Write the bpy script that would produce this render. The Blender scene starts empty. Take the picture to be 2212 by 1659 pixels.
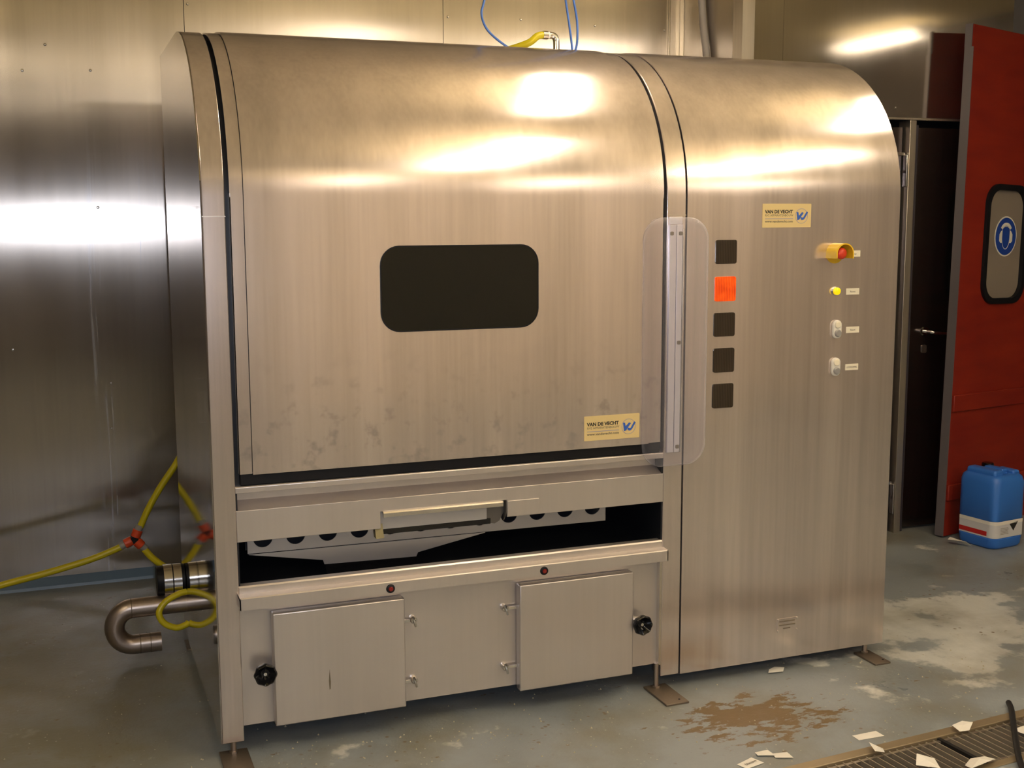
import bpy, bmesh, math, random
from mathutils import Vector, Matrix
random.seed(7)
PI = math.pi
S = bpy.context.scene
C = S.collection

# ------------------------------------------------------------------ camera
YAW, PITCH, ROLL = math.radians(20.7825), math.radians(7.922), math.radians(-0.2198)
fwd = Vector((math.sin(YAW)*math.cos(PITCH), math.cos(YAW)*math.cos(PITCH), -math.sin(PITCH)))
rgt = Vector((math.cos(YAW), -math.sin(YAW), 0))
up = rgt.cross(fwd)
rg2 = rgt*math.cos(ROLL) + up*math.sin(ROLL)
up2 = -rgt*math.sin(ROLL) + up*math.cos(ROLL)
CAM = Vector((-0.3719, -3.3536, 1.55))
cam_data = bpy.data.cameras.new('camera')
cam_data.sensor_width = 36
cam_data.lens = 36*2576.46/2212
cam_data.clip_start = 0.02
cam = bpy.data.objects.new('camera', cam_data)
cam.matrix_world = Matrix((( rg2.x, up2.x, -fwd.x, CAM.x), (rg2.y, up2.y, -fwd.y, CAM.y), (rg2.z, up2.z, -fwd.z, CAM.z), (0, 0, 0, 1)))
C.objects.link(cam)
S.camera = cam
S.view_settings.view_transform = 'Standard'
S.view_settings.look = 'None'
S.view_settings.gamma = 1
S.view_settings.use_curve_mapping = False
S.view_settings.exposure = 1.0
S.cycles.max_bounces = 7
S.cycles.transmission_bounces = 4

# ------------------------------------------------------------------ light
LAMP = 11.5                      # radiance of the fluorescent diffusers
LAMP_COL = (1.0, 0.85, 0.67)
FLASH = 42.0                     # the camera's own flash
w = bpy.data.worlds.new('world'); S.world = w; w.use_nodes = True
w.node_tree.nodes['Background'].inputs[0].default_value = (0.9, 0.8, 0.6, 1)
w.node_tree.nodes['Background'].inputs[1].default_value = 0.0
fl = bpy.data.lights.new('camera_flash', 'SPOT')
fl.energy = FLASH; fl.color = (0.86, 0.89, 1.0); fl.shadow_soft_size = 0.02
fl.spot_size = math.radians(85); fl.spot_blend = 0.9
flo = bpy.data.objects.new('camera_flash', fl)
flo.matrix_world = cam.matrix_world.copy()
flo.location = CAM + Vector((0.04, 0.0, -0.03))
C.objects.link(flo)

# ------------------------------------------------------------------ helpers
def mesh_obj(name, verts, faces, mat=None, parent=None, smooth=0, loc=None):
    me = bpy.data.meshes.new(name)
    me.from_pydata([tuple(v) for v in verts], [], faces)
    bm = bmesh.new(); bm.from_mesh(me)
    bmesh.ops.remove_doubles(bm, verts=bm.verts, dist=1e-6)
    bmesh.ops.recalc_face_normals(bm, faces=bm.faces)
    bm.to_mesh(me); bm.free()
    return finish(name, me, mat, parent, smooth, loc)

def finish(name, me, mat, parent, smooth=0, loc=None):
    if smooth:
        for p in me.polygons: p.use_smooth = True
        try: me.set_sharp_from_angle(angle=math.radians(smooth))
        except Exception: pass
    if mat: me.materials.append(mat)
    o = bpy.data.objects.new(name, me)
    C.objects.link(o)
    if parent is not None: o.parent = parent
    if loc is not None: o.location = loc
    return o

class MB:
    def __init__(s): s.v = []; s.f = []
    def add(s, vs, fs):
        n = len(s.v); s.v += [tuple(v) for v in vs]; s.f += [tuple(i+n for i in f) for f in fs]; return s
    def box(s, x0, x1, y0, y1, z0, z1):
        return s.add([(x0,y0,z0),(x1,y0,z0),(x1,y1,z0),(x0,y1,z0),(x0,y0,z1),(x1,y0,z1),(x1,y1,z1),(x0,y1,z1)],
              [(0,3,2,1),(4,5,6,7),(0,1,5,4),(1,2,6,5),(2,3,7,6),(3,0,4,7)])
    def prism_x(s, prof, x0, x1):          # closed (y,z) polygon extruded along x
        n = len(prof)
        vs = [(x0,y,z) for y,z in prof]+[(x1,y,z) for y,z in prof]
        fs = [tuple(range(n)), tuple(range(2*n-1, n-1, -1))]+[(i,(i+1)%n,n+(i+1)%n,n+i) for i in range(n)]
        return s.add(vs, fs)
    def prism_y(s, prof, y0, y1):          # closed (x,z) polygon extruded along y
        n = len(prof)
        vs = [(x,y0,z) for x,z in prof]+[(x,y1,z) for x,z in prof]
        fs = [tuple(range(n)), tuple(range(2*n-1, n-1, -1))]+[(i,(i+1)%n,n+(i+1)%n,n+i) for i in range(n)]
        return s.add(vs, fs)
    def prism_z(s, prof, z0, z1):
        n = len(prof)
        vs = [(x,y,z0) for x,y in prof]+[(x,y,z1) for x,y in prof]
        fs = [tuple(range(n)), tuple(range(2*n-1, n-1, -1))]+[(i,(i+1)%n,n+(i+1)%n,n+i) for i in range(n)]
        return s.add(vs, fs)
    def sheet_x(s, prof, th, x0, x1):      # open (y,z) polyline thickened inwards (to its left side), extruded along x
        inn = offset(prof, th)
        n = len(prof)
        vs = [(x0,y,z) for y,z in prof]+[(x1,y,z) for y,z in prof]+[(x0,y,z) for y,z in inn]+[(x1,y,z) for y,z in inn]
        fs = []
        for i in range(n-1):
            fs += [(i,i+1,n+i+1,n+i),(2*n+i,3*n+i,3*n+i+1,2*n+i+1),(i,2*n+i,2*n+i+1,i+1),(n+i,n+i+1,3*n+i+1,3*n+i)]
        fs += [(0,n,3*n,2*n),(n-1,3*n-1,4*n-1,2*n-1)]
        return s.add(vs, fs)
    def lathe(s, prof, origin, axis='y', seg=24):   # prof: (r, t) along the axis
        ox,oy,oz = origin; n = len(prof); vs = []
        for k in range(seg):
            a = 2*PI*k/seg; c_, s_ = math.cos(a), math.sin(a)
            for r,t in prof:
                if axis == 'y': vs.append((ox+r*c_, oy+t, oz+r*s_))
                elif axis == 'x': vs.append((ox+t, oy+r*c_, oz+r*s_))
                else: vs.append((ox+r*c_, oy+r*s_, oz+t))
        fs = []
        for k in range(seg):
            k2 = (k+1)%seg
            for i in range(n-1): fs.append((k*n+i, k2*n+i, k2*n+i+1, k*n+i+1))
        fs.append(tuple(k*n for k in range(seg))); fs.append(tuple(k*n+n-1 for k in range(seg-1,-1,-1)))
        return s.add(vs, fs)
    def tube(s, pts, r, seg=12, steps=8, straight=False, cap=True):
        P = [Vector(p) for p in pts]
        if not straight: P = catmull(P, steps)
        rs = r if isinstance(r, (list,tuple)) else [r]*len(P)
        t0 = (P[1]-P[0]).normalized()
        nrm = t0.orthogonal().normalized(); rings = []
        for i,p in enumerate(P):
            t = ((P[min(i+1,len(P)-1)]-P[max(i-1,0)])).normalized()
            nrm = (nrm - t*nrm.dot(t)).normalized(); b = t.cross(nrm)
            rr = rs[min(i,len(rs)-1)]
            rings.append([p+(nrm*math.cos(2*PI*k/seg)+b*math.sin(2*PI*k/seg))*rr for k in range(seg)])
        vs = [v for rg in rings for v in rg]; fs = []
        for i in range(len(rings)-1):
            for k in range(seg):
                k2 = (k+1)%seg; fs.append((i*seg+k, i*seg+k2, (i+1)*seg+k2, (i+1)*seg+k))
        if cap: fs += [tuple(range(seg-1,-1,-1)), tuple((len(rings)-1)*seg+k for k in range(seg))]
        return s.add(vs, fs)
    def build(s, name, mat=None, parent=None, smooth=0, bevel=0, loc=None, seg=2):
        o = mesh_obj(name, s.v, s.f, mat, parent, smooth or (35 if bevel else 0), loc)
        if bevel:
            m = o.modifiers.new('bevel', 'BEVEL'); m.width = bevel; m.segments = seg; m.limit_method = 'ANGLE'; m.angle_limit = math.radians(40)
        return o

def catmull(P, steps):
    out = []
    for i in range(len(P)-1):
        p0 = P[max(i-1,0)]; p1 = P[i]; p2 = P[i+1]; p3 = P[min(i+2,len(P)-1)]
        for k in range(steps):
            t = k/steps
            out.append(0.5*((2*p1)+(p2-p0)*t+(2*p0-5*p1+4*p2-p3)*t*t+(3*p1-p0-3*p2+p3)*t**3))
    out.append(P[-1]); return out

def offset(prof, d):
    out = []
    n = len(prof)
    for i in range(n):
        a = Vector(prof[max(i-1,0)]); b = Vector(prof[i]); c = Vector(prof[min(i+1,n-1)])
        t1 = (b-a).normalized() if i > 0 else (c-b).normalized()
        t2 = (c-b).normalized() if i < n-1 else t1
        n1 = Vector((t1.y,-t1.x)); n2 = Vector((t2.y,-t2.x))
        m = (n1+n2); L = m.length
        m = m/L if L > 1e-6 else n1
        k = d/max(0.3, m.dot(n1))
        out.append((b.x+m.x*k, b.y+m.y*k))
    return out

def rrect(x0, x1, z0, z1, r, seg=6):
    pts = []
    for cx_, cz_, a0 in ((x1-r, z1-r, 0), (x0+r, z1-r, 90), (x0+r, z0+r, 180), (x1-r, z0+r, 270)):
        for k in range(seg+1):
            a = math.radians(a0+90*k/seg); pts.append((cx_+r*math.cos(a), cz_+r*math.sin(a)))
    return pts

def plate_with_holes(name, outline, holes, y0, y1, mat, parent):
    cu = bpy.data.curves.new(name, 'CURVE'); cu.dimensions = '2D'; cu.fill_mode = 'BOTH'; cu.extrude = (y1-y0)/2
    for loop in [outline]+holes:
        sp = cu.splines.new('POLY'); sp.points.add(len(loop)-1); sp.use_cyclic_u = True
        for p,(x,z) in zip(sp.points, loop): p.co = (x, z, 0, 1)
    to = bpy.data.objects.new('tmp', cu); C.objects.link(to)
    dg = bpy.context.evaluated_depsgraph_get()
    me = bpy.data.meshes.new_from_object(to.evaluated_get(dg))
    bpy.data.objects.remove(to)
    ym = (y0+y1)/2
    for v in me.vertices: v.co = (v.co.x, ym-v.co.z, v.co.y)
    me.name = name
    me.materials.clear()
    return finish(name, me, mat, parent)

def text_mesh(name, body, size, loc, mat, parent, width=None, bold=0.0, rot=None, align='LEFT'):
    cu = bpy.data.curves.new(name, 'FONT'); cu.body = body; cu.size = size; cu.align_x = align; cu.extrude = 0.0002; cu.offset = bold
    cu.resolution_u = 2
    to = bpy.data.objects.new('tmp', cu); C.objects.link(to)
    dg = bpy.context.evaluated_depsgraph_get()
    me = bpy.data.meshes.new_from_object(to.evaluated_get(dg))
    bpy.data.objects.remove(to)
    if width:
        xs = [v.co.x for v in me.vertices]; k = width/(max(xs)-min(xs))
        for v in me.vertices: v.co.x *= k
    for v in me.vertices: v.co = (v.co.x, -v.co.z, v.co.y)
    me.materials.clear()
    o = finish(name, me, mat, parent, 0, loc)
    return o

def thing(name, label=None, cat=None, loc=(0,0,0), group=None, kind=None):
    o = bpy.data.objects.new(name, None); C.objects.link(o); o.location = loc; o.empty_display_size = 0.05
    tag(o, label, cat, group, kind); return o
def tag(o, label=None, cat=None, group=None, kind=None):
    if label: o['label'] = label
    if cat: o['category'] = cat
    if group: o['group'] = group
    if kind: o['kind'] = kind
    return o
def note(o, label): o['label'] = label; return o

# ------------------------------------------------------------------ materials
def nodes(name):
    m = bpy.data.materials.new(name); m.use_nodes = True
    nt = m.node_tree; b = nt.nodes['Principled BSDF']; return m, nt, b
def plain(name, col, rough=0.5, metal=0.0, spec=0.5, emit=None, estr=0):
    m, nt, b = nodes(name)
    b.inputs['Base Color'].default_value = (*col, 1); b.inputs['Roughness'].default_value = rough
    b.inputs['Metallic'].default_value = metal; b.inputs['Specular IOR Level'].default_value = spec
    if emit: b.inputs['Emission Color'].default_value = (*emit, 1); b.inputs['Emission Strength'].default_value = estr
    return m
def N(nt, t, **kw):
    n = nt.nodes.new(t)
    for k,v in kw.items():
        if k.startswith('i_'):
            key = k[2:]; key = int(key) if key.isdigit() else key
            n.inputs[key].default_value = v
        else: setattr(n, k, v)
    return n
def lk(nt, a, b): nt.links.new(a, b)
def ramp(nt, src, p0, c0, p1, c1):
    r = N(nt, 'ShaderNodeValToRGB'); e = r.color_ramp.elements
    e[0].position = p0; e[0].color = (*c0, 1); e[1].position = p1; e[1].color = (*c1, 1)
    lk(nt, src, r.inputs[0]); return r
def coords(nt, scale, out='Object'):
    tc = N(nt, 'ShaderNodeTexCoord'); mp = N(nt, 'ShaderNodeMapping'); mp.inputs['Scale'].default_value = scale
    lk(nt, tc.outputs[out], mp.inputs[0]); return mp.outputs[0]

def scuffs(nt, col):
    # pale vertical rub marks between x -0.3 and 0.05 on the wall
    P = coords(nt, (1,1,1)); sx = N(nt, 'ShaderNodeSeparateXYZ'); lk(nt, P, sx.inputs[0])
    wob = N(nt, 'ShaderNodeTexNoise', i_Scale=1.3, i_Detail=2.0); lk(nt, P, wob.inputs['Vector'])
    n = N(nt, 'ShaderNodeTexNoise', i_Scale=1.0, i_Detail=2.0, i_Roughness=0.7)
    mp = N(nt, 'ShaderNodeMapping'); mp.inputs['Scale'].default_value = (34,1,0.55); lk(nt, P, mp.inputs[0])
    ad = N(nt, 'ShaderNodeVectorMath', operation='ADD'); lk(nt, mp.outputs[0], ad.inputs[0])
    sc_ = N(nt, 'ShaderNodeVectorMath', operation='SCALE', i_Scale=1.6); lk(nt, wob.outputs[1], sc_.inputs[0]); lk(nt, sc_.outputs[0], ad.inputs[1])
    lk(nt, ad.outputs[0], n.inputs['Vector'])
    r = N(nt, 'ShaderNodeMapRange', i_1=0.60, i_2=0.72); lk(nt, n.outputs[0], r.inputs[0])
    ax = N(nt, 'ShaderNodeMath', operation='ADD', i_1=0.12); lk(nt, sx.outputs[0], ax.inputs[0])
    ab = N(nt, 'ShaderNodeMath', operation='ABSOLUTE'); lk(nt, ax.outputs[0], ab.inputs[0])
    mk = N(nt, 'ShaderNodeMapRange', i_1=0.24, i_2=0.10); lk(nt, ab.outputs[0], mk.inputs[0])
    mz = N(nt, 'ShaderNodeMapRange', i_1=2.0, i_2=1.6); lk(nt, sx.outputs[2], mz.inputs[0])
    m1 = N(nt, 'ShaderNodeMath', operation='MULTIPLY'); lk(nt, r.outputs[0], m1.inputs[0]); lk(nt, mk.outputs[0], m1.inputs[1])
    m2 = N(nt, 'ShaderNodeMath', operation='MULTIPLY'); lk(nt, m1.outputs[0], m2.inputs[0]); lk(nt, mz.outputs[0], m2.inputs[1])
    return m2.outputs[0]

def steel(name, col=(0.60,0.565,0.52), rough=0.30, aniso=0.5, metal=0.9, var=0.10, streak=(7,7,0.5), tangent=(1,0.1,0), rvar=0.06, blotch=0.0, bump=0.0, rub=False):
    m, nt, b = nodes(name)
    n1 = N(nt, 'ShaderNodeTexNoise', i_Scale=1.0, i_Detail=5.0, i_Roughness=0.6); lk(nt, coords(nt, streak), n1.inputs['Vector'])
    n2 = N(nt, 'ShaderNodeTexNoise', i_Scale=1.0, i_Detail=3.0); lk(nt, coords(nt, (90,90,2.5)), n2.inputs['Vector'])
    mix = N(nt, 'ShaderNodeMath', operation='MULTIPLY_ADD', i_1=0.35); lk(nt, n2.outputs[0], mix.inputs[0]); lk(nt, n1.outputs[0], mix.inputs[2])
    lo = tuple(c*(1-var*1.6) for c in col); hi = tuple(min(1,c*(1+var)) for c in col)
    r = ramp(nt, mix.outputs[0], 0.45, lo, 0.90, hi)
    colout = r.outputs[0]
    if blotch:
        n3 = N(nt, 'ShaderNodeTexNoise', i_Scale=16.0, i_Detail=4.0, i_Roughness=0.65); lk(nt, coords(nt, (1,1,1)), n3.inputs['Vector'])
        r3 = ramp(nt, n3.outputs[0], 0.54, (0,0,0), 0.66, (1,1,1))
        mx = N(nt, 'ShaderNodeMix', data_type='RGBA'); f = N(nt, 'ShaderNodeMath', operation='MULTIPLY', i_1=blotch)
        # spots of dried spray sit on the lower half of the sheet
        sx = N(nt, 'ShaderNodeSeparateXYZ'); lk(nt, coords(nt, (1,1,1)), sx.inputs[0])
        mr = N(nt, 'ShaderNodeMapRange', i_1=1.2, i_2=0.95); lk(nt, sx.outputs[2], mr.inputs[0])
        f2 = N(nt, 'ShaderNodeMath', operation='MULTIPLY'); lk(nt, r3.outputs[0], f2.inputs[0]); lk(nt, mr.outputs[0], f2.inputs[1])
        lk(nt, f2.outputs[0], f.inputs[0]); lk(nt, f.outputs[0], mx.inputs[0]); lk(nt, colout, mx.inputs[6])
        mx.inputs[7].default_value = (col[0]*0.72, col[1]*0.73, col[2]*0.76, 1); colout = mx.outputs[2]
    lk(nt, colout, b.inputs['Base Color'])
    rr = N(nt, 'ShaderNodeMapRange', i_3=rough-rvar, i_4=rough+rvar); lk(nt, n1.outputs[0], rr.inputs[0]); rr.inputs[1].default_value = 0.3; rr.inputs[2].default_value = 0.7
    lk(nt, rr.outputs[0], b.inputs['Roughness'])
    b.inputs['Metallic'].default_value = metal
    if rub:
        k = scuffs(nt, col); mm = N(nt, 'ShaderNodeMapRange', i_3=metal, i_4=metal-0.45); lk(nt, k, mm.inputs[0]); lk(nt, mm.outputs[0], b.inputs['Metallic'])
        mx2 = N(nt, 'ShaderNodeMix', data_type='RGBA'); lk(nt, k, mx2.inputs[0]); lk(nt, colout, mx2.inputs[6]); mx2.inputs[7].default_value = (0.62,0.62,0.66,1); lk(nt, mx2.outputs[2], b.inputs['Base Color'])
    b.inputs['Anisotropic'].default_value = aniso
    cv = N(nt, 'ShaderNodeCombineXYZ', i_0=tangent[0], i_1=tangent[1], i_2=tangent[2]); lk(nt, cv.outputs[0], b.inputs['Tangent'])
    if bump:
        bp = N(nt, 'ShaderNodeBump', i_Strength=bump, i_Distance=0.02)
        n4 = N(nt, 'ShaderNodeTexNoise', i_Scale=1.6, i_Detail=1.0); lk(nt, coords(nt, (1,1,1)), n4.inputs['Vector'])
        lk(nt, n4.outputs[0], bp.inputs['Height']); lk(nt, bp.outputs[0], b.inputs['Normal'])
    return m

M = {}
M['steel'] = steel('brushed_steel', (0.71,0.63,0.595), rough=0.20, aniso=0.05, metal=0.85, var=0.10, rvar=0.02, blotch=0.85)
M['steel_cab'] = steel('cabinet_steel', (0.71,0.63,0.59), rough=0.20, aniso=0.05, metal=0.85, var=0.10, streak=(11,11,0.35), rvar=0.02)
M['steel_dark'] = steel('lower_steel', (0.64,0.59,0.56), rough=0.32, aniso=0.2, metal=0.75, var=0.03, rvar=0.02)
M['steel_side'] = steel('mirror_steel', (0.50,0.46,0.43), rough=0.055, aniso=0.0, metal=1.0, rvar=0.02, streak=(3,3,0.4), var=0.12)
M['wall_steel'] = steel('wall_steel', (0.50,0.46,0.42), rough=0.21, aniso=0.95, metal=0.96, rvar=0.02, streak=(5,5,0.35), var=0.07, bump=0.02, rub=True)
M['door_steel'] = steel('dark_door_steel', (0.16,0.13,0.12), rough=0.20, aniso=0.6, metal=0.95, rvar=0.03)
M['wall_smooth'] = steel('smooth_wall_steel', (0.55,0.50,0.44), rough=0.09, aniso=0.5, metal=0.97, rvar=0.02, streak=(3,3,0.4), var=0.05)
M['frame_steel'] = steel('door_frame_steel', (0.55,0.50,0.42), rough=0.33, aniso=0.2, rvar=0.02)
M['edge'] = plain('bright_metal_edge', (0.68,0.63,0.56), 0.25, 0.95)
M['chrome'] = plain('chrome', (0.72,0.70,0.67), 0.16, 1.0)
M['pipe'] = steel('pipe_steel', (0.46,0.39,0.34), rough=0.36, aniso=0.0, metal=0.95)
M['black'] = plain('black_rubber', (0.006,0.006,0.008), 0.5, 0, 0.25)
M['inner'] = plain('interior_dark', (0.018,0.020,0.026), 0.35, 0.3)
M['inner_panel'] = plain('interior_steel', (0.50,0.49,0.50), 0.38, 0.7)
M['glass_dark'] = plain('dark_window', (0.008,0.008,0.006), 0.06, 0.0, 0.32)
M['bakelite'] = plain('black_bakelite', (0.006,0.006,0.007), 0.12)
M['red_lamp'] = plain('red_indicator', (0.22,0.012,0.008), 0.15)
M['yellow'] = plain('yellow_plastic', (0.78,0.50,0.02), 0.35)
M['stop_red'] = plain('red_mushroom', (0.75,0.055,0.02), 0.35)
M['yellow_btn'] = plain('yellow_button', (0.85,0.60,0.01), 0.25, emit=(0.95,0.62,0.0), estr=0.35)
M['label'] = plain('label_cream', (0.80,0.74,0.58), 0.5)
M['ink'] = plain('ink_dark', (0.02,0.018,0.015), 0.5)
M['ink_grey'] = plain('ink_brown_grey', (0.16,0.13,0.09), 0.5)
M['sticker'] = plain('sticker_cream', (0.72,0.56,0.26), 0.4)
M['logo_blue'] = plain('logo_blue', (0.035,0.12,0.50), 0.4)
M['logo_pale'] = plain('logo_pale_blue', (0.30,0.29,0.42), 0.4)
M['switch_low'] = plain('switch_dark_grey', (0.40,0.39,0.38), 0.2, 0.3)
M['switch'] = plain('switch_grey', (0.72,0.69,0.62), 0.3)
M['hose_yellow'] = plain('hose_yellow', (0.62,0.52,0.01), 0.35)
M['coupler_red'] = plain('coupler_red', (0.75,0.08,0.02), 0.4)
M['ferrule'] = plain('grey_ferrule', (0.33,0.31,0.27), 0.5)
M['blue_tube'] = plain('blue_tube', (0.06,0.16,0.52), 0.3)
M['blue_paint'] = plain('blue_coving', (0.10,0.17,0.26), 0.35)
M['white_pipe'] = plain('white_pipe', (0.62,0.57,0.52), 0.4)
M['can_blue'] = plain('can_blue', (0.035,0.17,0.62), 0.38)
M['white'] = plain('white_paper', (0.80,0.77,0.70), 0.6)
M['label_white'] = plain('label_white', (0.62,0.62,0.64), 0.5)
M['stripe_red'] = plain('stripe_red', (0.50,0.015,0.015), 0.5)
M['door_edge'] = plain('door_edge_grey', (0.19,0.17,0.18), 0.45, 0.4)
M['window_grey'] = plain('scratched_window', (0.26,0.22,0.18), 0.25)
M['sign_blue'] = plain('sign_blue', (0.012,0.055,0.34), 0.4)
M['sign_white'] = plain('sign_white', (0.75,0.72,0.64), 0.5)
M['ceiling'] = plain('ceiling_cream', (0.82,0.70,0.42), 0.7)
M['wall_far'] = plain('far_wall', (0.15,0.14,0.14), 0.5)
M['wall_cream'] = plain('cream_wall', (0.82,0.74,0.64), 0.6)
M['wall_dark'] = plain('dark_wall', (0.05,0.038,0.028), 0.5)
M['rust_plate'] = steel('foot_plate', (0.20,0.16,0.12), rough=0.45, aniso=0.0, metal=0.6)
M['rubber_cable'] = plain('cable_black', (0.01,0.01,0.012), 0.5)
M['housing'] = plain('lamp_housing', (0.75,0.73,0.68), 0.5)
M['lamp'] = plain('lamp_diffuser', (0.9,0.9,0.85), 0.5, emit=LAMP_COL, estr=LAMP)
M['grate'] = plain('grate_steel', (0.42,0.36,0.27), 0.4, 0.5)
M['lamp_dim'] = plain('dimmed_lamp_tube', (0.9,0.9,0.85), 0.5, emit=LAMP_COL, estr=LAMP*0.3)  # tube turned down so its reflection in the wall stays weak
M['drain_frame'] = plain('drain_frame_steel', (0.34,0.27,0.17), 0.4, 0.5)
M['drain_dark'] = plain('drain_dark', (0.012,0.011,0.010), 0.5)

# red plastic swing door: faint horizontal wear
def red_mat():
    m, nt, b = nodes('red_door_plastic')
    n = N(nt, 'ShaderNodeTexNoise', i_Scale=1.0, i_Detail=4.0); lk(nt, coords(nt, (3,3,14)), n.inputs['Vector'])
    r = ramp(nt, n.outputs[0], 0.3, (0.20,0.010,0.004), 0.75, (0.28,0.020,0.006))
    lk(nt, r.outputs[0], b.inputs['Base Color']); b.inputs['Roughness'].default_value = 0.5
    return m
M['red'] = red_mat()

# ribbed grille (dark indicator lenses) and the lit orange one
def lens_mat(name, col, emit=None, estr=0):
    m, nt, b = nodes(name)
    wv = N(nt, 'ShaderNodeTexWave', i_Scale=52.0, i_Distortion=0.0); wv.bands_direction = 'X'
    lk(nt, coords(nt, (1,1,1)), wv.inputs[0])
    r = ramp(nt, wv.outputs[0], 0.2, tuple(c*0.55 for c in col), 0.8, col)
    lk(nt, r.outputs[0], b.inputs['Base Color']); b.inputs['Roughness'].default_value = 0.22; b.inputs['Specular IOR Level'].default_value = 0.3
    if emit:
        r2 = ramp(nt, wv.outputs[0], 0.1, tuple(c*0.55 for c in emit), 0.9, emit)
        n = N(nt, 'ShaderNodeTexNoise', i_Scale=30.0, i_Detail=2.0); lk(nt, coords(nt, (1,1,1)), n.inputs['Vector'])
        mr = N(nt, 'ShaderNodeMapRange', i_1=0.35, i_2=0.7, i_3=0.55, i_4=1.6); lk(nt, n.outputs[0], mr.inputs[0])
        mm = N(nt, 'ShaderNodeMath', operation='MULTIPLY', i_1=estr); lk(nt, mr.outputs[0], mm.inputs[0])
        lk(nt, r2.outputs[0], b.inputs['Emission Color']); lk(nt, mm.outputs[0], b.inputs['Emission Strength'])
    return m
M['lens_dark'] = lens_mat('dark_ribbed_lens', (0.050,0.036,0.024))
M['lens_orange'] = lens_mat('lit_orange_lens', (0.7,0.06,0.01), (1.0,0.085,0.004), 0.42)

# clear polycarbonate guard
def guard_mat():
    m, nt, b = nodes('clear_guard')
    out = nt.nodes['Material Output']
    b.inputs['Base Color'].default_value = (0.80,0.78,0.84,1); b.inputs['Roughness'].default_value = 0.12
    tr = N(nt, 'ShaderNodeBsdfTransparent'); tr.inputs[0].default_value = (0.95,0.94,0.97,1)
    lw = N(nt, 'ShaderNodeLayerWeight', i_0=0.35)
    mr = N(nt, 'ShaderNodeMapRange', i_3=0.05, i_4=0.6); lk(nt, lw.outputs['Facing'], mr.inputs[0])
    mx = N(nt, 'ShaderNodeMixShader'); lk(nt, mr.outputs[0], mx.inputs[0]); lk(nt, tr.outputs[0], mx.inputs[1]); lk(nt, b.outputs[0], mx.inputs[2])
    lk(nt, mx.outputs[0], out.inputs[0]); return m
M['guard'] = guard_mat()

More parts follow.
